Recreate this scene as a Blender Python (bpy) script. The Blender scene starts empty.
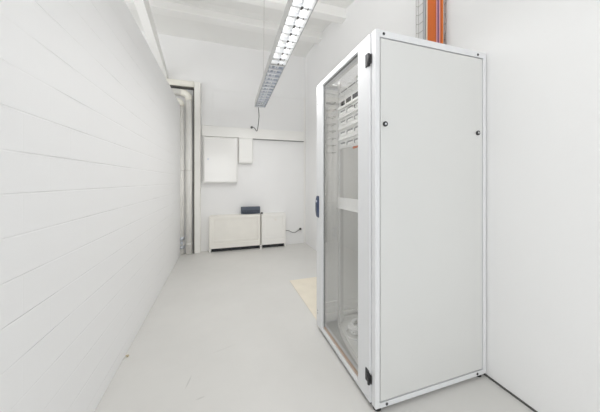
import bpy, bmesh, math, random
from mathutils import Vector, Matrix, noise
random.seed(7)
S = bpy.context.scene
COL = S.collection
PI = math.pi

# ------------------------------------------------------------------ materials
def mat(name, color, rough=0.5, metal=0.0, spec=0.5, bump=0.0, bscale=60.0, var=0.0, vscale=3.0, coat=0.0):
    m = bpy.data.materials.new(name); m.use_nodes = True
    nt = m.node_tree; N = nt.nodes; L = nt.links
    b = N['Principled BSDF']
    b.inputs['Base Color'].default_value = (*color, 1)
    b.inputs['Roughness'].default_value = rough
    b.inputs['Metallic'].default_value = metal
    b.inputs['Specular IOR Level'].default_value = spec
    b.inputs['Coat Weight'].default_value = coat
    tc = N.new('ShaderNodeTexCoord')
    if var > 0:
        nz = N.new('ShaderNodeTexNoise'); nz.inputs['Scale'].default_value = vscale
        nz.inputs['Detail'].default_value = 5
        L.new(tc.outputs['Object'], nz.inputs['Vector'])
        r = N.new('ShaderNodeMapRange')
        r.inputs[1].default_value = 0.3; r.inputs[2].default_value = 0.7
        r.inputs[3].default_value = 1 - var; r.inputs[4].default_value = 1 + var * 0.4
        L.new(nz.outputs['Fac'], r.inputs[0])
        mx = N.new('ShaderNodeVectorMath'); mx.operation = 'SCALE'
        mx.inputs[0].default_value = color
        L.new(r.outputs[0], mx.inputs['Scale']); L.new(mx.outputs[0], b.inputs['Base Color'])
    if bump > 0:
        nz2 = N.new('ShaderNodeTexNoise'); nz2.inputs['Scale'].default_value = bscale
        L.new(tc.outputs['Object'], nz2.inputs['Vector'])
        bp = N.new('ShaderNodeBump'); bp.inputs['Strength'].default_value = bump
        bp.inputs['Distance'].default_value = 0.002
        L.new(nz2.outputs['Fac'], bp.inputs['Height']); L.new(bp.outputs[0], b.inputs['Normal'])
    return m

WALL = (0.85, 0.851, 0.853)
M = {}
M['wall'] = mat('white_wall_paint', WALL, 0.6, spec=0.3, bump=0.15, bscale=90, var=0.012, vscale=1.2)
M['wall_back'] = mat('white_back_wall_paint', (0.85, 0.85, 0.852), 0.6, spec=0.3, bump=0.15, bscale=90, var=0.012, vscale=1.2)
M['ceiling'] = mat('ceiling_paint', (0.84, 0.838, 0.825), 0.7, spec=0.2, var=0.015, vscale=1.5)
M['beam'] = mat('beam_paint', (0.86, 0.857, 0.845), 0.6, spec=0.3)
M['trunk'] = mat('white_plastic', (0.86, 0.855, 0.835), 0.4)
M['box'] = mat('box_enamel', (0.83, 0.825, 0.81), 0.12, spec=0.5)
M['pipe'] = mat('pipe_jacket', (0.84, 0.83, 0.80), 0.5, var=0.03, vscale=5)
M['elbow'] = mat('pipe_elbow', (0.80, 0.78, 0.71), 0.5, var=0.08, vscale=9)
M['steel'] = mat('zinc_steel', (0.62, 0.65, 0.70), 0.35, metal=0.7)
M['rad'] = mat('cream_enamel', (0.845, 0.825, 0.775), 0.4, var=0.03, vscale=6)
M['rad2'] = mat('white_enamel', (0.86, 0.85, 0.825), 0.4)
M['dark'] = mat('dark_void', (0.03, 0.032, 0.037), 0.7)
M['black'] = mat('black_plastic', (0.016, 0.016, 0.018), 0.4)
M['rubber'] = mat('black_rubber', (0.02, 0.02, 0.02), 0.7)
M['device'] = mat('slate_blue_plastic', (0.075, 0.092, 0.125), 0.45)
M['device2'] = mat('slate_blue_dark', (0.045, 0.055, 0.078), 0.5)
M['blue'] = mat('navy_plastic', (0.028, 0.046, 0.105), 0.35)
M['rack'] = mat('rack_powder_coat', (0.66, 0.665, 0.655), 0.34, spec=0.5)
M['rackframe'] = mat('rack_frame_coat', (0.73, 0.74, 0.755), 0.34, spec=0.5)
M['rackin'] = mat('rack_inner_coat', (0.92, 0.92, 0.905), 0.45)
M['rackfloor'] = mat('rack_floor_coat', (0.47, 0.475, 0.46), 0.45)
M['rail'] = mat('zinc_rail', (0.78, 0.78, 0.77), 0.4, metal=0.15)
M['panel'] = mat('patch_panel_coat', (0.92, 0.92, 0.905), 0.4)
M['port'] = mat('port_grey', (0.20, 0.20, 0.195), 0.5)
M['portw'] = mat('port_white', (0.90, 0.90, 0.88), 0.35)
M['shelf'] = mat('shelf_coat', (0.94, 0.94, 0.925), 0.35)
M['tray'] = mat('grey_moulded_plastic', (0.92, 0.92, 0.90), 0.4, bump=0.3, bscale=45, var=0.04, vscale=25)
M['coil'] = mat('white_cable', (0.97, 0.97, 0.965), 0.4)
M['orange'] = mat('orange_cable', (0.74, 0.19, 0.03), 0.45)
M['orange2'] = mat('deep_orange_cable', (0.64, 0.15, 0.025), 0.45)
M['pink'] = mat('pink_cable', (0.72, 0.36, 0.40), 0.45)
M['purple'] = mat('purple_cable', (0.20, 0.09, 0.20), 0.45)
M['greyc'] = mat('grey_cable', (0.42, 0.43, 0.45), 0.45)
M['beige'] = mat('cream_cable', (0.84, 0.76, 0.66), 0.45)
M['wire'] = mat('wire_steel', (0.50, 0.49, 0.47), 0.35, metal=0.6)
M['mat'] = mat('beige_board', (0.80, 0.74, 0.63), 0.6, var=0.05, vscale=7)
M['gasket'] = mat('tan_seal', (0.56, 0.36, 0.23), 0.6)
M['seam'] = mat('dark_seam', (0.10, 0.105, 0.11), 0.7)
M['seal'] = mat('dark_grey_gap_shade', (0.12, 0.115, 0.105), 0.7)  # shade of the gap beside the pipe casing, put into the colour
M['joint'] = mat('dark_sealant', (0.10, 0.10, 0.095), 0.7)
M['lampbody'] = mat('lamp_enamel', (0.56, 0.56, 0.555), 0.4)
M['louvre'] = mat('louvre_aluminium', (0.90, 0.915, 0.94), 0.3, metal=0.3)
M['reflector'] = mat('reflector_white', (0.92, 0.92, 0.92), 0.3)
M['reflector_dim'] = mat('reflector_shaded', (0.56, 0.60, 0.68), 0.35, metal=0.2)  # darker copy of the reflector: the far light's shade is in the colour
M['crumb'] = mat('ochre_crumb', (0.55, 0.47, 0.33), 0.8)
M['cordm'] = mat('dark_grey_cord', (0.10, 0.10, 0.10), 0.5)
M['chrome'] = mat('bright_metal', (0.8, 0.8, 0.8), 0.2, metal=1.0)

def emis(name, color, st):
    m = bpy.data.materials.new(name); m.use_nodes = True
    b = m.node_tree.nodes['Principled BSDF']
    b.inputs['Base Color'].default_value = (0.9, 0.9, 0.9, 1)
    b.inputs['Emission Color'].default_value = (*color, 1)
    b.inputs['Emission Strength'].default_value = st
    return m
M['tube'] = emis('lit_tube', (1.0, 0.99, 0.96), 1.1)
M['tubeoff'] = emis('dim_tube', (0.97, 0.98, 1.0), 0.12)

def glass_mat(name, tint, refl=1.0):
    m = bpy.data.materials.new(name); m.use_nodes = True
    nt = m.node_tree; N = nt.nodes; L = nt.links
    N.remove(N['Principled BSDF'])
    out = N['Material Output']
    tr = N.new('ShaderNodeBsdfTransparent'); tr.inputs[0].default_value = (*tint, 1)
    gl = N.new('ShaderNodeBsdfGlossy'); gl.inputs['Roughness'].default_value = 0.02
    lw = N.new('ShaderNodeLayerWeight'); lw.inputs['Blend'].default_value = 0.5
    pw = N.new('ShaderNodeMath'); pw.operation = 'POWER'; pw.inputs[1].default_value = 4.0
    mu = N.new('ShaderNodeMath'); mu.operation = 'MULTIPLY_ADD'; mu.inputs[1].default_value = 0.9 * refl; mu.inputs[2].default_value = 0.05 * refl
    mix = N.new('ShaderNodeMixShader')
    L.new(lw.outputs['Facing'], pw.inputs[0]); L.new(pw.outputs[0], mu.inputs[0]); L.new(mu.outputs[0], mix.inputs[0])
    L.new(tr.outputs[0], mix.inputs[1]); L.new(gl.outputs[0], mix.inputs[2])
    L.new(mix.outputs[0], out.inputs[0])
    return m
M['glass'] = glass_mat('smoked_door_glass', (0.99, 0.99, 0.99), 0.95)
M['wglass'] = glass_mat('window_glass', (0.97, 0.98, 0.99), 0.8)

def brick_mat():
    m = mat('white_painted_block', WALL, 0.5, spec=0.35)
    nt = m.node_tree; N = nt.nodes; L = nt.links
    b = N['Principled BSDF']
    tc = N.new('ShaderNodeTexCoord'); sp = N.new('ShaderNodeSeparateXYZ'); cb = N.new('ShaderNodeCombineXYZ')
    L.new(tc.outputs['Object'], sp.inputs[0])
    ad = N.new('ShaderNodeMath'); ad.operation = 'ADD'; ad.inputs[1].default_value = 5.0 * 0.268 - 1.064
    L.new(sp.outputs['Y'], ad.inputs[0]); L.new(ad.outputs[0], cb.inputs['X'])
    az = N.new('ShaderNodeMath'); az.operation = 'ADD'; az.inputs[1].default_value = 0.136 * 10 - 0.0805
    L.new(sp.outputs['Z'], az.inputs[0]); L.new(az.outputs[0], cb.inputs['Y'])
    br = N.new('ShaderNodeTexBrick')
    br.inputs['Color1'].default_value = (1, 1, 1, 1); br.inputs['Color2'].default_value = (1, 1, 1, 1)
    br.inputs['Mortar'].default_value = (0, 0, 0, 1)
    br.inputs['Scale'].default_value = 1.0
    br.inputs['Brick Width'].default_value = 0.268; br.inputs['Row Height'].default_value = 0.136
    br.inputs['Mortar Size'].default_value = 0.0035; br.inputs['Mortar Smooth'].default_value = 0.6
    L.new(cb.outputs[0], br.inputs['Vector'])
    rows = N.new('ShaderNodeTexBrick')
    for a_, v_ in (('Color1', (1, 1, 1, 1)), ('Color2', (1, 1, 1, 1)), ('Mortar', (0, 0, 0, 1)), ('Scale', 1.0), ('Brick Width', 500.0),
                   ('Row Height', 0.136), ('Mortar Size', 0.0035), ('Mortar Smooth', 0.6)):
        rows.inputs[a_].default_value = v_
    ofs = N.new('ShaderNodeVectorMath'); ofs.operation = 'ADD'; ofs.inputs[1].default_value = (100, 0, 0)
    L.new(cb.outputs[0], ofs.inputs[0]); L.new(ofs.outputs[0], rows.inputs['Vector'])
    bl = N.new('ShaderNodeMix'); bl.data_type = 'FLOAT'; bl.inputs['Factor'].default_value = 0.12
    L.new(rows.outputs['Color'], bl.inputs['A']); L.new(br.outputs['Color'], bl.inputs['B'])
    nz = N.new('ShaderNodeTexNoise'); nz.inputs['Scale'].default_value = 3.5
    L.new(tc.outputs['Object'], nz.inputs['Vector'])
    nf = N.new('ShaderNodeTexNoise'); nf.inputs['Scale'].default_value = 70.0
    L.new(tc.outputs['Object'], nf.inputs['Vector'])
    st = N.new('ShaderNodeMapRange'); st.inputs[1].default_value = 0.35; st.inputs[2].default_value = 0.65
    st.inputs[3].default_value = 0.25; st.inputs[4].default_value = 0.8
    L.new(nz.outputs['Fac'], st.inputs[0])
    b1 = N.new('ShaderNodeBump'); b1.inputs['Distance'].default_value = 0.0032
    L.new(st.outputs[0], b1.inputs['Strength']); L.new(bl.outputs['Result'], b1.inputs['Height'])
    b2 = N.new('ShaderNodeBump'); b2.inputs['Distance'].default_value = 0.001; b2.inputs['Strength'].default_value = 0.15
    L.new(nf.outputs['Fac'], b2.inputs['Height']); L.new(b1.outputs[0], b2.inputs['Normal'])
    L.new(b2.outputs[0], b.inputs['Normal'])
    return m
M['brick'] = brick_mat()

def floor_mat():
    m = mat('grey_epoxy_floor', (0.6, 0.6, 0.58), 0.3, spec=0.45)
    nt = m.node_tree; N = nt.nodes; L = nt.links
    b = N['Principled BSDF']
    tc = N.new('ShaderNodeTexCoord')
    def nz(s, d, lo, hi, a, c):
        n = N.new('ShaderNodeTexNoise'); n.inputs['Scale'].default_value = s; n.inputs['Detail'].default_value = d
        L.new(tc.outputs['Object'], n.inputs['Vector'])
        r = N.new('ShaderNodeMapRange'); r.inputs[1].default_value = lo; r.inputs[2].default_value = hi
        r.inputs[3].default_value = a; r.inputs[4].default_value = c
        L.new(n.outputs['Fac'], r.inputs[0]); return r.outputs[0]
    def mul(a, c):
        q = N.new('ShaderNodeMath'); q.operation = 'MULTIPLY'
        L.new(a, q.inputs[0])
        if isinstance(c, float): q.inputs[1].default_value = c
        else: L.new(c, q.inputs[1])
        return q.outputs[0]
    v = mul(nz(1.6, 4, 0.3, 0.7, 0.97, 1.02), nz(9, 6, 0.35, 0.7, 1.005, 0.99))
    # thin scuff lines on the paint
    sp = N.new('ShaderNodeSeparateXYZ'); L.new(tc.outputs['Object'], sp.inputs[0])
    def scuff(cx, cy, dx, dy, ln, w, dark):
        mp = N.new('ShaderNodeMapping'); mp.vector_type = 'TEXTURE'
        mp.inputs['Location'].default_value = (cx, cy, 0); mp.inputs['Rotation'].default_value = (0, 0, math.atan2(dy, dx))
        mp.inputs['Scale'].default_value = (ln, w, 1)
        L.new(tc.outputs['Object'], mp.inputs['Vector'])
        g = N.new('ShaderNodeTexGradient'); g.gradient_type = 'SPHERICAL'
        L.new(mp.outputs[0], g.inputs[0])
        r = N.new('ShaderNodeMapRange'); r.inputs[1].default_value = 0; r.inputs[2].default_value = 0.6
        r.inputs[3].default_value = 1.0; r.inputs[4].default_value = dark
        L.new(g.outputs['Fac'], r.inputs[0]); return r.outputs[0]
    v = mul(v, scuff(-0.186, 1.61, 0.25, 1.0, 0.06, 0.006, 0.82))
    v = mul(v, scuff(-0.11, 1.47, 1.0, 0.2, 0.03, 0.008, 0.86))
    v = mul(v, scuff(0.02, 1.85, 1.0, 0.3, 0.10, 0.012, 0.95))
    sc = N.new('ShaderNodeVectorMath'); sc.operation = 'SCALE'; sc.inputs[0].default_value = (0.66, 0.652, 0.632)
    L.new(v, sc.inputs['Scale']); L.new(sc.outputs[0], b.inputs['Base Color'])
    r2 = nz(5, 4, 0.3, 0.7, 0.34, 0.42); L.new(r2, b.inputs['Roughness'])
    return m
M['floor'] = floor_mat()

# ------------------------------------------------------------------ mesh helpers
def new(): return bmesh.new()

def box(bm, x0, x1, y0, y1, z0, z1, bev=0.0, seg=2, mi=0):
    r = bmesh.ops.create_cube(bm, size=1.0)
    vs = r['verts']
    for v in vs:
        v.co = Vector(((x0 + x1) / 2 + v.co.x * (x1 - x0), (y0 + y1) / 2 + v.co.y * (y1 - y0), (z0 + z1) / 2 + v.co.z * (z1 - z0)))
    fs = set(f for v in vs for f in v.link_faces)
    for f in fs: f.material_index = mi
    if bev > 0:
        es = list(set(e for v in vs for e in v.link_edges))
        bmesh.ops.bevel(bm, geom=es, offset=bev, segments=seg, affect='EDGES', profile=0.5)
    return bm

def cyl(bm, p0, p1, r, seg=16, mi=0, r2=None):
    p0 = Vector(p0); p1 = Vector(p1); d = p1 - p0
    q = d.to_track_quat('Z', 'Y')
    mt = Matrix.Translation((p0 + p1) / 2) @ q.to_matrix().to_4x4()
    res = bmesh.ops.create_cone(bm, cap_ends=True, segments=seg, radius1=r, radius2=r if r2 is None else r2, depth=d.length, matrix=mt)
    for f in set(f for v in res['verts'] for f in v.link_faces):
        f.material_index = mi; f.smooth = len(f.verts) == 4
    return bm

def smooth_path(pts, n=6):
    P = [Vector(p) for p in pts]
    if len(P) < 3: return P
    out = []
    for i in range(len(P) - 1):
        a = P[max(i - 1, 0)]; b = P[i]; c = P[i + 1]; d = P[min(i + 2, len(P) - 1)]
        for k in range(n):
            t = k / n
            out.append(0.5 * ((2 * b) + (c - a) * t + (2 * a - 5 * b + 4 * c - d) * t * t + (3 * b - a - 3 * c + d) * t ** 3))
    out.append(P[-1]); return out

def tube(bm, pts, r, seg=8, mi=0, closed=False):
    P = [Vector(p) for p in pts]; n = len(P); rings = []; prev = None
    for i in range(n):
        if closed: d = P[(i + 1) % n] - P[i - 1]
        else: d = P[min(i + 1, n - 1)] - P[max(i - 1, 0)]
        d.normalize()
        if prev is None:
            up = Vector((0, 0, 1)) if abs(d.z) < 0.9 else Vector((1, 0, 0))
            u = d.cross(up).normalized()
        else:
            u = (prev - d * prev.dot(d)).normalized()
        prev = u; w = d.cross(u)
        rings.append([bm.verts.new(P[i] + (u * math.cos(2 * PI * k / seg) + w * math.sin(2 * PI * k / seg)) * r) for k in range(seg)])
    for i in range(n if closed else n - 1):
        a = rings[i]; b = rings[(i + 1) % n]
        for k in range(seg):
            f = bm.faces.new((a[k], a[(k + 1) % seg], b[(k + 1) % seg], b[k])); f.smooth = True; f.material_index = mi
    if not closed:
        for rg in (list(reversed(rings[0])), rings[-1]):
            f = bm.faces.new(rg); f.material_index = mi
    return bm

def prism_z(bm, poly, z0, z1, mi=0):
    a = [bm.verts.new((x, y, z0)) for x, y in poly]; b = [bm.verts.new((x, y, z1)) for x, y in poly]
    n = len(poly)
    fs = [bm.faces.new(list(reversed(a))), bm.faces.new(b)]
    for i in range(n): fs.append(bm.faces.new((a[i], a[(i + 1) % n], b[(i + 1) % n], b[i])))
    for f in fs: f.material_index = mi
    return bm

def prism_x(bm, poly, x0, x1, mi=0):          # poly in (y, z)
    a = [bm.verts.new((x0, y, z)) for y, z in poly]; b = [bm.verts.new((x1, y, z)) for y, z in poly]
    n = len(poly)
    fs = [bm.faces.new(list(reversed(a))), bm.faces.new(b)]
    for i in range(n): fs.append(bm.faces.new((a[i], a[(i + 1) % n], b[(i + 1) % n], b[i])))
    for f in fs: f.material_index = mi
    return bm

def world_loc(o):
    m = Vector((0, 0, 0))
    while o is not None:
        m += o.location; o = o.parent
    return m

def obj(name, bm, mats, parent=None, origin=None):
    """links bm (in room coordinates, or in the parent's own frame when the parent is local) as one mesh object"""
    if not isinstance(mats, (list, tuple)): mats = [mats]
    bmesh.ops.recalc_face_normals(bm, faces=bm.faces)
    off = Vector(origin) if origin is not None else (world_loc(parent) if parent is not None else Vector((0, 0, 0)))
    if parent is not None and parent.get('_local'): off = Vector((0, 0, 0))
    bmesh.ops.translate(bm, verts=bm.verts, vec=-off)
    me = bpy.data.meshes.new(name); bm.to_mesh(me); bm.free()
    for k in mats: me.materials.append(M[k])
    o = bpy.data.objects.new(name, me); COL.objects.link(o)
    if parent is not None: o.parent = parent
    elif origin is not None: o.location = origin
    return o

def tag(o, label, cat, group=None):
    o['label'] = label; o['category'] = cat
    if group: o['group'] = group
    return o

def thing(name, label, cat, loc, rotz=0.0, group=None, local=False):
    o = bpy.data.objects.new(name, None); COL.objects.link(o)
    o.empty_display_size = 0.1
    o.location = loc; o.rotation_euler = (0, 0, rotz)
    if local: o['_local'] = 1
    return tag(o, label, cat, group)

def struct(name, bm, m, parent=None):
    o = obj(name, bm, m, parent)
    if parent is None: o['kind'] = 'structure'
    return o

def copy_tree(o, parent=None):
    c = o.copy(); COL.objects.link(c)
    if parent is not None: c.parent = parent
    for ch in list(o.children): copy_tree(ch, c)
    return c

# ------------------------------------------------------------------ room constants (metres)
XR = 1.568          # right wall face
YB = 4.53           # back wall face
XL = -0.63          # partition face
YR = -2.6           # rear wall face
XH = -3.2           # far wall of the open hall beyond the partition
def ceil_z(y):
    if y >= 3.55: return 3.625
    if y >= 2.65: return 3.43 + (y - 2.65) / 0.9 * 0.195
    return 3.43

# ------------------------------------------------------------------ shell
struct('floor', box(new(), XH - .15, XR + .15, YR - .15, YB + .15, -0.12, 0), 'floor')
prof = [(YR - .15, 3.43), (2.65, 3.43), (3.55, 3.625), (YB + .15, 3.625), (YB + .15, 3.75), (YR - .15, 3.75)]
struct('ceiling', prism_x(new(), prof, XH - .15, XR + .15), 'ceiling')
struct('wall_back', box(new(), XH - .15, XR + .15, YB, YB + .15, 0, 3.66), 'wall_back')
# right wall with a glazed door opening well behind the viewpoint
DY0, DY1, DZ = -1.15, 0.28, 2.75
b = new()
box(b, XR, XR + .15, DY1, YB, 0, 3.66)
box(b, XR, XR + .15, YR, DY0, 0, 3.66)
box(b, XR, XR + .15, DY0, DY1, DZ, 3.66)
struct('wall_right', b, 'wall')
b = new()
WX0, WX1, WZ0, WZ1 = -2.9, 0.5, 0.3, 2.35
box(b, XH - .15, WX0, YR - .15, YR, 0, 3.66); box(b, WX1, XR + .15, YR - .15, YR, 0, 3.66)
box(b, WX0, WX1, YR - .15, YR, 0, WZ0); box(b, WX0, WX1, YR - .15, YR, WZ1, 3.66)
struct('wall_rear', b, 'wall')
b = new()
HY0, HY1, HZ0, HZ1 = -0.6, 3.4, 1.0, 3.0
box(b, XH - .15, XH, YR, HY0, 0, 3.66); box(b, XH - .15, XH, HY1, YB, 0, 3.66)
box(b, XH - .15, XH, HY0, HY1, 0, HZ0); box(b, XH - .15, XH, HY0, HY1, HZ1, 3.66)
struct('wall_hall', b, 'wall')
# free-standing white block partition, open above and stopping short of the pipes
struct('wall_left', box(new(), XL - .115, XL, -1.2, 4.365, 0, 2.45, 0.006, 2), 'brick')

def glazing(name, axis, pos, a0, a1, z0, z1, nx):
    f = new(); t = 0.06
    def bx(p0, p1, q0, q1):
        if axis == 'x': box(f, pos - .03, pos + .03, p0, p1, q0, q1, 0.004)
        else: box(f, p0, p1, pos - .03, pos + .03, q0, q1, 0.004)
    bx(a0, a0 + t, z0, z1); bx(a1 - t, a1, z0, z1); bx(a0 + t, a1 - t, z0, z0 + t); bx(a0 + t, a1 - t, z1 - t, z1)
    for i in range(1, nx):
        c = a0 + (a1 - a0) * i / nx; bx(c - .025, c + .025, z0 + t, z1 - t)
    root = struct(name, f, 'trunk')
    g = new()
    if axis == 'x': box(g, pos - .004, pos + .004, a0 + t, a1 - t, z0 + t, z1 - t)
    else: box(g, a0 + t, a1 - t, pos - .004, pos + .004, z0 + t, z1 - t)
    obj('pane', g, 'wglass', root)
    return root
d1 = glazing('door_1', 'x', XR + .10, DY0, DY1, 0.0, DZ, 2)
glazing('window_1', 'y', YR - .10, WX0, WX1, WZ0, WZ1, 4)
glazing('window_added', 'x', XH - .10, HY0, HY1, HZ0, HZ1, 4)  # unseen window added to carry fill light over the partition

# roof purlins
struct('trim_1', box(new(), XH, XR, 3.68, 3.83, 3.518, 3.65, 0.004), 'beam')
struct('trim_2', box(new(), XH, XR, 2.885, 3.01, 3.352, 3.50, 0.004), 'beam')
# sloping strut that comes down from the roof to the back wall beyond the partition
b = new()
prism_x(b, [(2.72, 3.44), (2.72, 3.35), (4.53, 2.86), (4.53, 2.97), (2.98, 3.50)], -0.93, -0.83)
struct('trim_3', b, 'beam')
# flat casing boards and corner strip on the back wall
struct('trim_4', box(new(), -0.322, -0.133, YB - .008, YB, 2.17, 2.90, 0.003), 'wall_back')
b = new()
box(b, 1.478, 1.484, YB - .006, YB, 2.17, 2.80); box(b, -0.133, 1.484, YB - .006, YB, 2.795, 2.80)
struct('trim_5', b, 'wall_back')
struct('trim_6', box(new(), 1.535, XR, YB - .02, YB, 0, 2.83, 0.003), 'trunk')
# dark joint along the foot of the right wall
b = new()
box(b, XR - .006, XR, DY1, 1.95, 0.0, 0.010)
struct('baseboard_right', b, 'joint')

# ------------------------------------------------------------------ back wall fittings
# trunking
t = thing('cable_trunking', 'long white cable trunking running across the back wall above the boxes', 'cable duct', (0.6, YB, 1.967))
b = new(); box(b, -0.311, 1.535, YB - .05, YB - .001, 1.978, 2.158, 0.006)
obj('duct', b, 'trunk', t)
b = new(); box(b, 0.556, 1.525, YB - .046, YB - .001, 1.971, 1.977); obj('bottom_channel', b, 'port', t)
# fuse boxes
t = thing('fuse_box', 'large square white metal fuse box under the trunking on the back wall', 'fuse box', (-0.002, YB, 1.177))
b = new(); box(b, -0.285, 0.278, YB - .10, YB - .001, 1.177, 1.962, 0.006); obj('housing', b, 'box', t)
b = new(); box(b, -0.270, 0.263, YB - .122, YB - .101, 1.192, 1.944, 0.008, 3); dr = obj('door', b, 'box', t)
b = new(); cyl(b, (-0.207, YB - .130, 1.579), (-0.207, YB - .121, 1.579), 0.016, 16); cyl(b, (-0.207, YB - .133, 1.579), (-0.207, YB - .130, 1.579), 0.007, 12)
obj('lock', b, 'steel', dr)
t = thing('meter_box', 'small white plastic box with rounded lower corners beside the large fuse box', 'box', (0.42, YB, 1.523))
b = new(); box(b, 0.293, 0.545, YB - .09, YB - .001, 1.523, 1.977, 0.022, 4); obj('housing', b, 'trunk', t)
b = new(); box(b, 0.309, 0.529, YB - .096, YB - .089, 1.545, 1.60, 0.003); obj('clip', b, 'trunk', t)

# pipes: three nested white lagged pipes that come from the left above the partition and drop to the floor
def arc_pipe(xc, zc, rad, bend, y, xl):
    pts = [(xl, y, zc), (xc - bend, y, zc)]
    for i in range(1, 9):
        a = PI / 2 * (1 - i / 8)
        pts.append((xc - bend + bend * math.cos(a), y, zc - bend + bend * math.sin(a)))
    return pts
def pipe(label, xc, zc, bend, y=4.44, r=0.05):
    t = thing('heating_pipe', label, 'pipe', (xc, y, 0.0), group='lagged pipes at the partition end')
    b = new(); cyl(b, (xc, y, 0), (xc, y, zc - bend - .02), r, 24); obj('vertical_run', b, 'pipe', t)
    b = new(); cyl(b, (XH + .02, y, zc), (xc - bend - .02, y, zc), r, 24); obj('horizontal_run', b, 'pipe', t)
    b = new(); tube(b, [(xc - bend - .03, y, zc)] + arc_pipe(xc, zc, r, bend, y, xc - bend - .001)[1:] + [(xc, y, zc - bend - .03)], r + .002, 24)
    obj('elbow', b, 'elbow', t)
    for zc_ in (0.17, 1.39):
        b = new(); cyl(b, (xc, y, zc_ - .012), (xc, y, zc_ + .012), r + .003, 24); obj('clamp_band', b, 'pipe', t)
    return t
t = thing('pipe_casing', 'square-cornered white pipe casing with a dark strip for gap shade, next to the fuse box', 'pipe casing', (-0.376, YB, 0.0))
b = new(); box(b, -0.424, -0.328, YB - .115, YB - .001, 0.0, 2.868, 0.012, 3); obj('upright', b, 'pipe', t)
b = new(); box(b, XH + .02, -0.4255, YB - .115, YB - .001, 2.772, 2.868, 0.012, 3); obj('crosspiece', b, 'elbow', t)
b = new(); box(b, -0.4405, -0.4245, YB - .09, YB - .001, 0.0, 2.7555); obj('gap_shade', b, 'seal', t)  # dark strip whose colour stands in for shade in the pipe gap
b = new(); box(b, XH + .02, -0.4410, YB - .09, YB - .001, 2.7560, 2.7715); obj('gap_shade', b, 'seal', t)  # dark strip for shade in the gap under the crosspiece
pipe('larger lagged pipe with a rounded elbow, running beside the square pipe casing', -0.508, 2.667, 0.09)
p3 = pipe('innermost lagged pipe with the lowest elbow, tight against the end of the block partition', -0.622, 2.520, 0.055, r=0.045)
b = new()
cyl(b, (-0.622, 4.44, 0.10), (-0.622, 4.44, 0.15), 0.049, 20); cyl(b, (-0.622, 4.44, 0.24), (-0.622, 4.44, 0.29), 0.049, 20)
cyl(b, (-0.615, 4.40, 0.20), (-0.600, 4.365, 0.20), 0.022, 14); cyl(b, (-0.600, 4.367, 0.17), (-0.600, 4.367, 0.235), 0.011, 10)
obj('drain_valve', b, 'steel', p3)

# radiator cover in two sections
t = thing('radiator_cover', 'long low cream radiator cover in two sections standing at the back wall', 'radiator', (0.475, YB, 0.0))
def rad_section(x0, x1, m, nm):
    y0 = YB - .15
    b = new(); box(b, x0, x1, y0 + .012, YB - .001, 0.060, 0.608, 0.005); o = obj(nm, b, m, t)
    b = new()
    box(b, x0 + .004, x1 - .004, y0, y0 + .016, 0.558, 0.603, 0.004); box(b, x0 + .004, x1 - .004, y0, y0 + .016, 0.064, 0.150, 0.004)
    box(b, x0 + .004, x0 + .07, y0, y0 + .016, 0.150, 0.558, 0.004); box(b, x1 - .06, x1 - .004, y0, y0 + .016, 0.150, 0.558, 0.004)
    box(b, x0 + .07, x1 - .06, y0 + .004, y0 + .016, 0.168, 0.205, 0.004)
    obj('face_frame', b, m, o)
    b = new(); box(b, x0 + .04, x1 - .02, YB - .10, YB - .02, 0.004, 0.059); obj('dark_gap_fill', b, 'dark', t)  # solid dark box filling the gap under the section
    b = new(); box(b, x0 + .02, x1 - .01, y0 - .004 + .02, YB - .002, 0.609, 0.620, 0.003); obj('top_plate', b, m, t)
    n = max(3, int((x1 - x0) / .16))
    for i in range(1, n):
        x = x0 + .05 + (x1 - x0 - .08) * i / n
        b = new(); box(b, x - .004, x + .004, y0 + .035, y0 + .05, 0.0, 0.059); obj('fin_support', b, 'cordm', t)
rad_section(-0.192, 0.672, 'rad', 'long_section')
rad_section(0.690, 1.141, 'rad2', 'short_section')
for x in (-0.178, 0.681, 1.128):
    b = new(); box(b, x - .013, x + .013, YB - .146, YB - .02, 0.0, 0.061, 0.003); obj('foot', b, 'rad2', t)
b = new(); cyl(b, (0.944, YB - .158, 0.509), (0.944, YB - .138, 0.509), 0.017, 16); obj('knob', b, 'rad', t)
b = new(); cyl(b, (0.701, YB - .11, 0.620), (0.701, YB - .11, 0.642), 0.020, 16); cyl(b, (0.701, YB - .11, 0.642), (0.701, YB - .11, 0.648), 0.013, 16)
v = obj('air_valve', b, 'cordm', t); v['label'] = 'small dark air valve'

# slate blue device on the radiator cover
t = thing('desk_radio', 'dark slate blue box device standing on top of the radiator cover', 'device', (0.503, YB - .09, 0.620))
b = new(); box(b, 0.336, 0.670, YB - .13, YB - .045, 0.628, 0.752, 0.006); obj('casing', b, 'device', t)
b = new(); box(b, 0.352, 0.655, YB - .1335, YB - .129, 0.644, 0.694, 0.0015); fp = obj('front_panel', b, 'device2', t)
for i in range(6):
    b = new(); box(b, 0.376 + i * .042, 0.396 + i * .042, YB - .1365, YB - .133, 0.662, 0.674, 0.001); obj('button', b, 'device', fp)
for x in (0.375, 0.63):
    b = new(); box(b, x - .02, x + .02, YB - .12, YB - .06, 0.621, 0.628); obj('foot', b, 'trunk', t)

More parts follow.
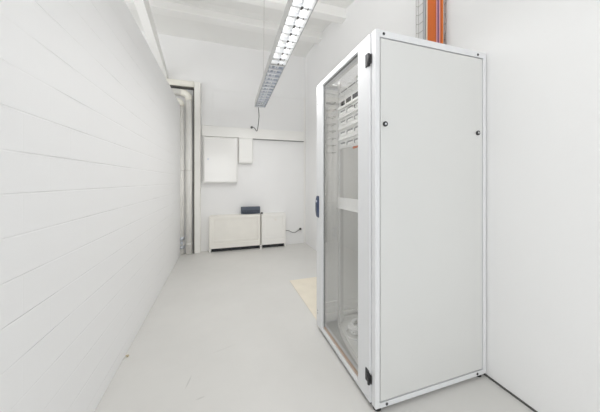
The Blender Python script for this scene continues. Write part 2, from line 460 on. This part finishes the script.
# socket and cord
t = thing('wall_socket', 'small white wall socket with a dark plug low in the back corner', 'socket', (1.458, YB, 0.275))
b = new(); box(b, 1.425, 1.495, YB - .014, YB - .001, 0.242, 0.312, 0.004); obj('plate', b, 'trunk', t)
b = new(); cyl(b, (1.458, YB - .045, 0.284), (1.458, YB - .014, 0.284), 0.020, 14); obj('plug', b, 'black', t)
b = new()
tube(b, smooth_path([(1.135, YB - .01, 0.275), (1.182, 4.50, 0.271), (1.231, 4.50, 0.263), (1.29, 4.50, 0.232), (1.35, 4.50, 0.223), (1.411, 4.50, 0.257), (1.452, 4.487, 0.284)], 5), 0.0055, 8)
o = obj('power_cord', b, 'cordm', origin=(1.30, 4.50, 0.223)); tag(o, 'thin dark cord sagging from the radiator cover to the wall socket', 'cord')

# ------------------------------------------------------------------ luminaires
def luminaire(label, yc, tube_mat):
    xc = 0.485 + (yc - 1.4) * 0.0275
    t = thing('hanging_louvre_light', label, 'ceiling light', (xc, yc, 2.30), -0.0295, 'hanging louvre lights', local=True)
    L2 = 0.69; W = 0.071; Ht = 0.082
    b = new()
    box(b, -W - .004, -W, -L2, L2, 0.0, Ht); box(b, W, W + .004, -L2, L2, 0.0, Ht)
    box(b, -W - .004, W + .004, -L2, L2, Ht, Ht + .006); box(b, -W, W, -L2, -L2 + .004, 0.0, Ht); box(b, -W, W, L2 - .004, L2, 0.0, Ht)
    obj('housing', b, 'lampbody', t)
    b = new()
    for s in (-1, 1):
        a = [(s * (W - .002), 0.004), (s * (W - .002), 0.064), (s * .050, 0.070), (s * .060, 0.030)]
        v0 = [b.verts.new((x, -L2 + .006, z)) for x, z in a]; v1 = [b.verts.new((x, L2 - .006, z)) for x, z in a]
        b.faces.new(v0); b.faces.new(v1)
        for i in range(4): b.faces.new((v0[i], v0[(i + 1) % 4], v1[(i + 1) % 4], v1[i]))
    box(b, -W + .004, W - .004, -L2 + .006, L2 - .006, 0.0685, 0.0735)
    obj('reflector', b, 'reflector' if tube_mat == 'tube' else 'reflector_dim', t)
    b = new()
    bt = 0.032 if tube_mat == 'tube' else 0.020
    n = 14; st = (2 * L2 - .03) / n
    for i in range(n + 1):
        y = -L2 + .015 + i * st
        prof = [(y - .0045, bt), (y + .0045, bt), (y + .008, 0.002), (y - .008, 0.002)]
        prism_x(b, prof, -W + .003, W - .003)
    for x in (0.0,):
        a = [(x - .003, 0.046), (x + .003, 0.046), (x + .007, 0.026), (x - .007, 0.026)]
        v0 = [b.verts.new((q, -L2 + .006, z)) for q, z in a]; v1 = [b.verts.new((q, L2 - .006, z)) for q, z in a]
        b.faces.new(v0); b.faces.new(v1)
        for i in range(4): b.faces.new((v0[i], v0[(i + 1) % 4], v1[(i + 1) % 4], v1[i]))
    if tube_mat == 'tube':                         # dark boxes standing in for shaded openings where blades cross the spine
        for i in range(n + 1):
            y = -L2 + .015 + i * st
            box(b, -.007, .007, y - .013, y + .013, -0.001, 0.004, 0, mi=1); box(b, .036, .043, y - .008, y + .008, -0.001, 0.004, 0, mi=2)
    obj('louvre', b, ['louvre', 'cordm', 'port'], t)
    for x in (-.034, .034):
        b = new(); cyl(b, (x, -L2 + .03, 0.056), (x, L2 - .03, 0.056), 0.0085, 14); obj('fluorescent_tube', b, tube_mat, t)
    return t
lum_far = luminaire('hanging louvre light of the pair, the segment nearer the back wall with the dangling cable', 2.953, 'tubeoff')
lum_near = luminaire('bright hanging louvre light of the pair, above the corridor next to the server cabinet', 1.566, 'tube')
for t, ys in ((lum_far, (-0.075,)), (lum_near, (-0.55, -0.10))):
    for yy in ys:
        wy = t.location.y + yy
        b = new(); cyl(b, (-0.05, yy, 0.088), (-0.04, yy, ceil_z(wy) - 2.30 - .001), 0.0018, 6); obj('suspension_wire', b, 'wire', t)
b = new()
tube(b, smooth_path([(0.535, 3.646, 2.345), (0.537, 3.70, 2.315), (0.567, 3.85, 2.228), (0.592, 4.10, 2.16), (0.598, 4.30, 2.083), (0.572, 4.40, 2.150), (0.545, 4.47, 2.182), (0.532, 4.512, 2.186)], 6), 0.006, 8)
cyl(b, (0.532, 4.50, 2.186), (0.532, 4.529, 2.186), 0.020, 12)
o = obj('lamp_cable', b, 'cordm', origin=(0.56, 4.1, 2.083)); tag(o, 'dark cable looping from the end of the hanging light down to the back wall', 'cable')

# ------------------------------------------------------------------ server cabinet
X0, X1, Y0, Y1, Z0, Z1 = 0.762, 1.560, 1.088, 1.893, 0.022, 2.000
cab = thing('server_cabinet', 'tall pale grey server cabinet with a glass door standing against the bare white wall', 'server cabinet', ((X0 + X1) / 2, (Y0 + Y1) / 2, 0.0))
DX = X0 + .016                                     # the frame's door-side face; door sits in front of it
b = new()
for (x0, x1, y0, y1) in ((X1 - .026, X1, Y0, Y0 + .035), (DX, DX + .02, Y1 - .035, Y1), (X1 - .026, X1, Y1 - .035, Y1)):
    box(b, x0, x1, y0, y1, Z0, Z1, 0.003)
# near post carries the corner beside the door
box(b, X0, X0 + .028, Y0, Y0 + .038, Z0, Z1, 0.004)
for z0, z1 in ((Z0, Z0 + .026), (Z1 - .036, Z1)):
    box(b, DX + .012, X1 - .02, Y0, Y0 + .035, z0, z1, 0.002)
    box(b, DX + .012, X1 - .02, Y1 - .035, Y1, z0, z1, 0.002)
    box(b, DX, DX + .035, Y0 + .03, Y1 - .03, z0, z1, 0.002)
    box(b, X1 - .035, X1, Y0 + .03, Y1 - .03, z0, z1, 0.002)
obj('frame', b, 'rackframe', cab)
b = new()                                          # roof opened up inside its border to let light into the cabinet
box(b, DX + .036, DX + .080, Y0 + .035, Y1 - .035, Z1 - .012, Z1 - .004)
box(b, DX + .036, X1 - .028, Y0 + .035, Y0 + .075, Z1 - .0125, Z1 - .0035); box(b, DX + .036, X1 - .028, Y1 - .075, Y1 - .035, Z1 - .0125, Z1 - .0035)
obj('top_panel', b, 'rackin', cab)
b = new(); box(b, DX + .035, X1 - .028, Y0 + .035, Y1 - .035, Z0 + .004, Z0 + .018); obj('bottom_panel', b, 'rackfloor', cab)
b = new(); box(b, X1 - .018, X1 - .010, Y0 + .035, Y1 - .035, Z0 + .026, Z1 - .036); obj('back_panel', b, 'rackin', cab)
# side panels with a dark shadow gap around them
def side(ya, yb, yin, outer):
    b = new(); box(b, X0 + .032, X1 - .030, min(ya, yb), max(ya, yb), 0.054, 1.960, 0.002)
    p = obj('side_panel', b, 'rack', cab)
    b = new(); box(b, X0 + .028, X1 - .026, min(yin, yb), max(yin, yb), Z0 + .027, Z1 - .037); obj('panel_gap_shade', b, 'seam' if outer else 'rackin', p)
    return p
b = new(); box(b, X0 + .0330, X1 - .0305, Y0 + .0035, Y0 + .018, 0.0540, 1.9595, 0.0015); sp = obj('side_panel', b, 'rack', cab)
b = new(); box(b, X0 + .026, X1 - .025, Y0 + .018, Y0 + .024, Z0 + .024, Z1 - .034); obj('panel_gap_shade', b, 'seam', sp)
b = new(); box(b, X0 + .028, X1 - .028, Y0 + .024, Y0 + .030, 0.05, 1.96); obj('inner_face', b, 'rackin', sp)
for x, z in ((0.822, 1.510), (1.491, 1.503)):
    b = new(); cyl(b, (x, Y0 - .004, z), (x, Y0 + .004, z), 0.0135, 20); lk = obj('lock', b, 'black', sp); lk['label'] = 'round black lock'
    b = new(); cyl(b, (x, Y0 - .006, z), (x, Y0 - .003, z), 0.0055, 14); obj('lock_core', b, 'chrome', lk)
b = new(); box(b, X0 + .0305, X1 - .0285, Y1 - .016, Y1 - .002, 0.0525, 1.9615, 0.0015); sp2 = obj('side_panel', b, 'rack', cab)
b = new(); box(b, X0 + .028, X1 - .028, Y1 - .030, Y1 - .016, 0.05, 1.96)
for i in range(7):                                 # pressed stiffening ribs low on the inner face
    if i < 3: box(b, X0 + .05, X1 - .05, Y1 - .036, Y1 - .029, 0.10 + i * .045, 0.118 + i * .045, 0.003)
obj('inner_face', b, 'rackin', sp2)
for x, z in ((0.812, 1.982), (1.489, 1.979), (0.831, 0.036), (1.485, 0.036)):
    b = new(); cyl(b, (x, Y0 - .002, z), (x, Y0 + .003, z), 0.0075, 12); obj('bolt', b, 'black', cab)
# feet
for x in (X0 + .030, X1 - .035):
    for y in (Y0 + .03, Y1 - .04):
        b = new(); cyl(b, (x, y, 0.0), (x, y, 0.012), 0.022, 16); cyl(b, (x, y, 0.012), (x, y, Z0 + .002), 0.008, 10); obj('foot', b, 'rubber', cab)
b = new(); box(b, X0 + .010, X0 + .030, Y0 + .055, Y1 - .065, 0.003, Z0); k = obj('base_strip', b, 'rubber', cab); k['label'] = 'black strip under the door'  # black strip set in the gap below the door
# mounting rails
for yy in (Y0 + .145, Y1 - .125):
    sgn = 1 if yy < 1.5 else -1
    for xx in (0.886, 1.40):
        b = new()
        y_in = 1.4905 - sgn * .2325
        box(b, xx, xx + .003, min(y_in, y_in - sgn * .035), max(y_in, y_in - sgn * .035), 0.090, Z1 - .012)
        box(b, xx, xx + .045, y_in - sgn * .035 - .0015, y_in - sgn * .035 + .0015, 0.090, Z1 - .012)
        obj('mounting_rail', b, 'rail', cab)
# cross braces carrying the rails on the frame
for z in (0.09, 1.0, 1.93):
    for y in (Y0 + .034, Y1 - .052):
        b = new(); box(b, DX + .02, X1 - .02, y, y + .018, z, z + .03); obj('depth_brace', b, 'rackin', cab)
# cable rings at the left of the panels
for i in range(8):
    z = 1.44 + i * .058
    b = new()
    tube(b, [(0.884, 1.80, z), (0.884, 1.845, z), (0.832, 1.845, z), (0.826, 1.838, z), (0.826, 1.806, z), (0.832, 1.80, z)], 0.0035, 8, closed=True)
    obj('cable_ring', b, 'panel', cab)
# shelf: a folded sheet with upturned front lip
b = new()
box(b, 0.890, 1.36, 1.265, 1.752, 1.002, 1.006); box(b, 0.884, 0.890, 1.235, 1.768, 1.002, 1.084, 0.002)
box(b, 0.874, 0.890, 1.235, 1.768, 0.996, 1.004, 0.002)
prism_z(b, [(0.884, 1.752), (1.36, 1.752), (1.36, 1.756), (0.884, 1.756)], 1.002, 1.045)
obj('shelf', b, 'shelf', cab)
# glass door
DX0, DX1 = X0 - .006, X0 + .015
dy0, dy1, dz0, dz1 = Y0 + .042, Y1 + .003, Z0 + .002, Z1 - .002
gy0, gy1, gz0, gz1 = 1.252, 1.778, 0.052, 1.962
b = new()
box(b, DX0, DX1, dy0, gy0, dz0, dz1, 0.003); box(b, DX0, DX1, gy1, dy1, dz0, dz1, 0.003)
box(b, DX0, DX1, gy0 - .002, gy1 + .002, dz0, gz0, 0.003); box(b, DX0, DX1, gy0 - .002, gy1 + .002, gz1, dz1, 0.003)
door = obj('door', b, 'rackframe', cab)
b = new(); box(b, DX0 + .009, DX0 + .013, gy0 - .001, gy1 + .001, gz0 - .001, gz1 + .001); obj('glass', b, 'glass', door)
b = new()
box(b, DX0 + .014, DX1 + .004, gy0 + .0, gy0 + .004, gz0, gz1); box(b, DX0 + .014, DX1 + .004, gy1 - .004, gy1, gz0, gz1)
box(b, DX0 + .014, DX1 + .004, gy0 + .004, gy1 - .004, gz1 - .004, gz1)
obj('seal', b, 'seam', door)
b = new(); box(b, DX0 + .014, DX1 + .006, gy0 + .004, gy1 - .004, gz0, gz0 + .011); k = obj('bottom_seal', b, 'gasket', door); k['label'] = 'tan seal'
for z0, z1 in ((1.822, 1.902), (0.122, 0.196)):
    b = new()
    box(b, DX0 - .006, DX0 + .001, 1.137, 1.166, z0 + .006, z1 - .004, 0.002); cyl(b, (DX0 - .005, 1.133, z0 + .002), (DX0 - .005, 1.133, z1 - .012), 0.0075, 14)
    box(b, DX0 - .003, DX0 + .004, 1.116, 1.130, z0 + .012, z1 - .018, 0.002)
    h = obj('hinge', b, 'black', door); h['label'] = 'black hinge'
# handle: a long rounded grip with a recessed lever
b = new()
prof = []
for i in range(13):
    a = PI * i / 12
    prof.append((math.sin(a) * .030 + .0, -math.cos(a) * .088))
for y0, y1, k in ((1.842, 1.886, 1.0),):
    n = len(prof)
    A = [b.verts.new((DX0 - q * k * .5, y0, 1.0 + z)) for q, z in prof]; B = [b.verts.new((DX0 - q * k * .5, y1, 1.0 + z)) for q, z in prof]
    b.faces.new(A); b.faces.new(list(reversed(B)))
    for i in range(n): b.faces.new((A[i], A[(i + 1) % n], B[(i + 1) % n], B[i]))
hd = obj('handle', b, 'blue', door); hd['label'] = 'navy blue handle'
b = new(); cyl(b, (DX0 - .016, 1.864, 1.045), (DX0 - .010, 1.864, 1.045), 0.010, 16); obj('handle_lock', b, 'steel', hd)
for zz in (1.838, 1.858, 0.128, 0.150):
    b = new(); cyl(b, (DX0 - .002, 1.868, zz), (DX0 + .002, 1.868, zz), 0.004, 10); obj('rivet', b, 'seam', door)

# equipment in the rack
PX = 0.884; py0, py1 = 1.2495, 1.7315
def rack_unit(name, label, cat, z0, z1, group=None):
    return thing(name, label, cat, (PX, 1.4905, z0), 0, group)
t = rack_unit('blanking_panel', 'plain grey blanking panel at the very top of the cabinet', 'rack panel', 1.828, 1.885)
b = new(); box(b, PX - .004, PX - .001, py0, py1, 1.828, 1.885, 0.001); obj('plate', b, 'panel', t)
b = new(); box(b, PX - .003, PX, py0, py1, 1.8855, 1.894); obj('edge_channel', b, 'port', t)
for y in (1.42, 1.53, 1.64, 1.72):
    b = new(); tube(b, [(PX - .004, y, 1.848), (PX - .035, y, 1.848), (PX - .040, y, 1.853), (PX - .040, y, 1.893), (PX - .035, y, 1.898), (PX - .012, y, 1.898)], 0.0035, 8); obj('cable_hook', b, 'portw', t)
t = rack_unit('cable_manager', 'slim grey cable manager with dark oblong openings above the patch panels', 'rack panel', 1.772, 1.826)
b = new(); box(b, PX - .006, PX - .001, py0, py1, 1.772, 1.7825, 0.001); box(b, PX - .006, PX - .001, py0, py1, 1.8175, 1.826, 0.001)
for i in range(6):
    y = py0 + (py1 - py0 - .012) * i / 5; box(b, PX - .006, PX - .001, y, y + .012, 1.7826, 1.8174)
obj('plate', b, 'panel', t)
b = new(); box(b, PX + .004, PX + .05, py0 + .02, py1 - .02, 1.774, 1.824); obj('trough', b, 'dark', t)

def patch_panel(label, z0, z1):
    t = rack_unit('patch_bay', label, 'patch panel', z0, z1, 'patch panels in the cabinet')
    b = new(); box(b, PX - .004, PX - .001, py0, py1, z0, z1, 0.001); obj('plate', b, 'panel', t)
    b = new(); prism_z(b, [(PX - .004, py0 + .01), (PX - .020, py0 + .01), (PX - .020, py1 - .005), (PX - .004, py1 - .005)], z1 - .010, z1 - .002)
    box(b, PX - .022, PX - .0195, py0 + .01, py1 - .005, z1 - .013, z1 - .002); obj('cable_guide', b, 'portw', t)
    n = 4; w = (py1 - py0 - .05) / n
    for k in range(n):
        ya = py0 + .025 + k * w; zc = (z0 + z1) / 2 - .008
        b = new()
        box(b, PX - .012, PX - .003, ya + .010, ya + w - .014, zc - .020, zc + .020, 0.002)
        for j in range(5):
            y = ya + .018 + j * (w - .034) / 5
            box(b, PX - .0132, PX - .0115, y, y + .011, zc + .003, zc + .014, 0, mi=1)
            box(b, PX - .0175, PX - .0115, y + .001, y + .010, zc - .014, zc - .003, 0, mi=2 if (j + k) % 3 else 0)
        obj('port_block', b, ['panel', 'port', 'portw'], t)
        b = new(); box(b, PX - .009, PX - .003, ya - .006, ya + .006, zc - .012, zc + .012, 0.002); obj('latch', b, 'port', t)
    return t
zs = [(1.700, 1.770, 'topmost of the four white patch panels, right under the slotted cable manager'),
      (1.617, 1.698, 'second white patch panel from the top in the cabinet'),
      (1.534, 1.615, 'third white patch panel from the top in the cabinet'),
      (1.455, 1.532, 'lowest white patch panel, above the empty part of the cabinet')]
for z0, z1, lb in zs: patch_panel(lb, z0, z1)
b = new(); tube(b, smooth_path([(PX + .008, 1.535, 1.4475), (PX + .006, 1.49, 1.446), (PX + .006, 1.44, 1.447), (PX + .02, 1.38, 1.446), (PX + .08, 1.33, 1.446)], 5), 0.0075, 8)
o = obj('patch_cable', b, 'orange2', origin=(PX, 1.44, 1.44)); tag(o, 'short orange red cable tucked along the underside of the lowest patch panel', 'cable')

# grey moulded tray with curved front edge and a coil of white cable in it
poly = [(1.20, 1.835), (0.93, 1.835), (0.905, 1.825), (0.888, 1.795), (0.862, 1.71), (0.846, 1.64), (0.832, 1.56), (0.822, 1.46), (0.812, 1.34), (0.806, 1.24), (0.815, 1.16), (1.20, 1.16)]
poly = [(x + .011, y) for x, y in poly]
b = new(); prism_z(b, poly, 0.0415, 0.085)
top = [f for f in b.faces if abs(f.normal.z) > .9 and f.calc_center_median().z > .08]
b.normal_update()
top = [f for f in b.faces if f.normal.z > .9 and f.calc_center_median().z > .08] or top
r = bmesh.ops.inset_region(b, faces=top, thickness=0.012, depth=0.0)
for f in top:
    for v_ in f.verts: v_.co.z -= 0.008
bmesh.ops.translate(b, verts=b.verts, vec=(0, 0, 0))
o = obj('plastic_tray', b, 'tray', origin=(1.0, 1.49, 0.0415)); tag(o, 'grey plastic tray with curved edge lying on the cabinet floor', 'tray')
b = new(); c = Vector((0.952, 1.605, 0.0))
for k in range(15):
    R = 0.030 + 0.022 * random.random(); ph = random.random() * 6.28; tl = 0.25 + 0.7 * random.random()
    pts = []
    for i in range(28):
        a = 2 * PI * i / 28
        x = math.cos(a) * R * 1.0; y = math.sin(a) * R * (0.75 + .2 * random.random() * 0)
        z = 0.083 + 0.006 + (.0042 * k) + max(0, math.sin(a + ph)) * tl * R * 0.9
        q = ph * .6
        pts.append((c.x + x * math.cos(q) - y * math.sin(q) + .006 * math.sin(k), c.y + x * math.sin(q) + y * math.cos(q) + .006 * math.cos(2 * k), z))
    tube(b, pts, 0.0055, 8, closed=True)
tube(b, [(c.x + math.cos(2 * PI * i / 32) * .075, c.y - .012 + math.sin(2 * PI * i / 32) * .075, 0.0835) for i in range(32)], 0.006, 8, closed=True)
o = obj('cable_coil', b, 'coil', origin=(c.x, c.y, 0.078)); tag(o, 'bundled coil of white cable lying in the grey tray', 'cable coil')

# ------------------------------------------------------------------ cable tray and riser cables above the cabinet
TX0, TX1, TY0, TY1 = 1.534, XR - .012, 1.3685, 1.632
b = new(); zt, zb = 3.40, 2.03
for y in (TY0, 1.42, 1.50, 1.58, TY1): tube(b, [(TX1, y, zb), (TX1, y, zt)], 0.0024, 6)
for y in (TY0, TY1):
    for x in (TX0,): tube(b, [(x, y, zb), (x, y, zt)], 0.0024, 6)
z = zb + .03
while z < zt:
    tube(b, [(TX0, TY1, z), (TX1, TY1, z), (TX1, TY0, z), (TX0, TY0, z)], 0.0022, 6); z += .074
tr = thing('cable_tray', 'wire mesh cable tray climbing the bare wall above the server cabinet', 'cable tray', (TX1, 1.49, 2.03))
obj('wire_basket', b, 'wire', tr)
for z in (2.25, 2.85, 3.3):
    b = new(); box(b, TX1 + .001, XR, TY0 + .01, TY1 - .01, z, z + .03); obj('wall_bracket', b, 'wire', tr)
ztop = 3.427
def riser(label, y, x, r, m, group=None, wob=.004, zbot=2.002):
    b = new(); pts = []
    ph = random.random() * 6
    for i in range(15):
        zz = zbot + (ztop - zbot) * i / 14
        pts.append((x + wob * math.sin(zz * 5 + ph), y + wob * math.sin(zz * 3.3 + ph * 2), zz))
    tube(b, smooth_path(pts, 2), r, 8)
    o = obj('riser_cable', b, m, origin=(x, y, zbot))
    tag(o, label, 'cable', group)
riser('thick grey cable beside the orange bundle in the wall tray', 1.5446, 1.538, 0.011, 'greyc', wob=.002)
riser('cream cable between the grey cable and the orange bundle', 1.5215, 1.536, 0.0065, 'beige', wob=.001)
for row, x in enumerate((1.5335, 1.5455)):
    for j in range(8):
        y = 1.4415 + j * 0.0094 + row * .0030
        riser('orange cable in the tight bundle rising from the cabinet to the ceiling', y, x, 0.0045, 'orange' if (j + row) % 2 else 'orange2', 'orange riser cables', wob=.0)
riser('pink cable beside the orange bundle, next to the purple one', 1.4275, 1.535, 0.0052, 'pink', wob=.0)
riser('dark purple cable between the pink cables in the wall tray', 1.4150, 1.535, 0.0055, 'purple', wob=.0)
riser('pale pink cable between the purple cable and the single orange pair', 1.4030, 1.535, 0.0052, 'pink', wob=.0)
riser('orange cable of the separate pair at the tray edge, beside the pale pink cable', 1.3910, 1.535, 0.0055, 'orange2', wob=.0)
riser('outermost orange cable running against the edge of the wire tray', 1.3775, 1.535, 0.0055, 'orange', wob=.0)

# ------------------------------------------------------------------ loose things on the floor
b = new(); prism_z(b, [(0.790, 1.935), (1.545, 1.935), (1.545, 2.875), (0.790, 2.86)], 0.001, 0.006)
o = obj('floor_mat', b, 'mat', origin=(1.17, 2.4, 0.0)); tag(o, 'beige sheet lying flat on the floor behind the server cabinet', 'mat')
b = new(); bmesh.ops.create_icosphere(b, subdivisions=2, radius=0.009, matrix=Matrix.Translation((-0.612, 1.965, 0.008)))
for v_ in b.verts:
    v_.co += Vector((noise.noise(v_.co * 90), noise.noise(v_.co * 90 + Vector((5, 0, 0))), 0)) * .008; v_.co.z = max(0.0005, v_.co.z)
o = obj('plaster_crumb', b, 'crumb', origin=(-0.612, 1.965, 0.0)); tag(o, 'tiny ochre crumb on the floor at the foot of the block wall', 'debris')

# ------------------------------------------------------------------ light: daylight at the glazed openings, plus added hall fill
def area(name, loc, rot, sx, sy, power, color):
    d = bpy.data.lights.new(name, 'AREA'); d.shape = 'RECTANGLE'; d.size = sx; d.size_y = sy
    d.energy = power; d.color = color
    o = bpy.data.objects.new(name, d); COL.objects.link(o); o.location = loc; o.rotation_euler = rot
    return o
area('daylight_door', (XR + .02, (DY0 + DY1) / 2, DZ / 2), (0, PI / 2, 0), DZ - .1, DY1 - DY0 - .1, 3.2, (0.88, 0.95, 1.0))
area('daylight_rear_window', ((WX0 + WX1) / 2, YR - .02, (WZ0 + WZ1) / 2), (PI / 2, 0, 0), WX1 - WX0 - .1, WZ1 - WZ0 - .1, 64, (1.0, 0.997, 0.988))
area('hall_fill', (XH - .02, (HY0 + HY1) / 2, (HZ0 + HZ1) / 2), (0, -PI / 2, 0), HZ1 - HZ0 - .1, HY1 - HY0 - .1, 36, (1.0, 0.997, 0.988))  # added fill from the unseen hall side
# light of the two luminaires, with added upward fill above each
for t, pw, up in ((lum_far, 8, 0.6), (lum_near, 6, 2.6)):
    area('ceiling_fill', (t.location.x, t.location.y, 2.392), (PI, 0, -0.0295), 0.14, 1.34, up, (1.0, 0.995, 0.985))  # added fill that brightens the ceiling and upper back wall
    a_ = area('luminaire_light', (t.location.x, t.location.y, 2.297), (0, 0, -0.0295), 0.15, 1.34, pw, (1.0, 0.995, 0.985))
w = bpy.data.worlds.new('World'); S.world = w; w.use_nodes = True
w.node_tree.nodes['Background'].inputs[0].default_value = (0.93, 0.96, 1.0, 1)
w.node_tree.nodes['Background'].inputs[1].default_value = 0.5

for o in bpy.data.objects:
    if '_local' in o: del o['_local']

# ------------------------------------------------------------------ camera
cd = bpy.data.cameras.new('camera'); cam = bpy.data.objects.new('camera', cd); COL.objects.link(cam)
cd.sensor_width = 36; cd.lens = 36 * 245 / 600; cd.shift_y = -25 / 600
cd.clip_start = 0.02
cam.location = (0, 0, 1.21); cam.rotation_euler = (PI / 2, 0, -math.atan2(79, 245))
S.camera = cam
S.cycles.max_bounces = 24; S.cycles.diffuse_bounces = 16; S.cycles.transparent_max_bounces = 16
S.view_settings.view_transform = 'Standard'; S.view_settings.look = 'None'
S.view_settings.gamma = 1.0; S.view_settings.exposure = 0.25
S.view_settings.use_curve_mapping = False
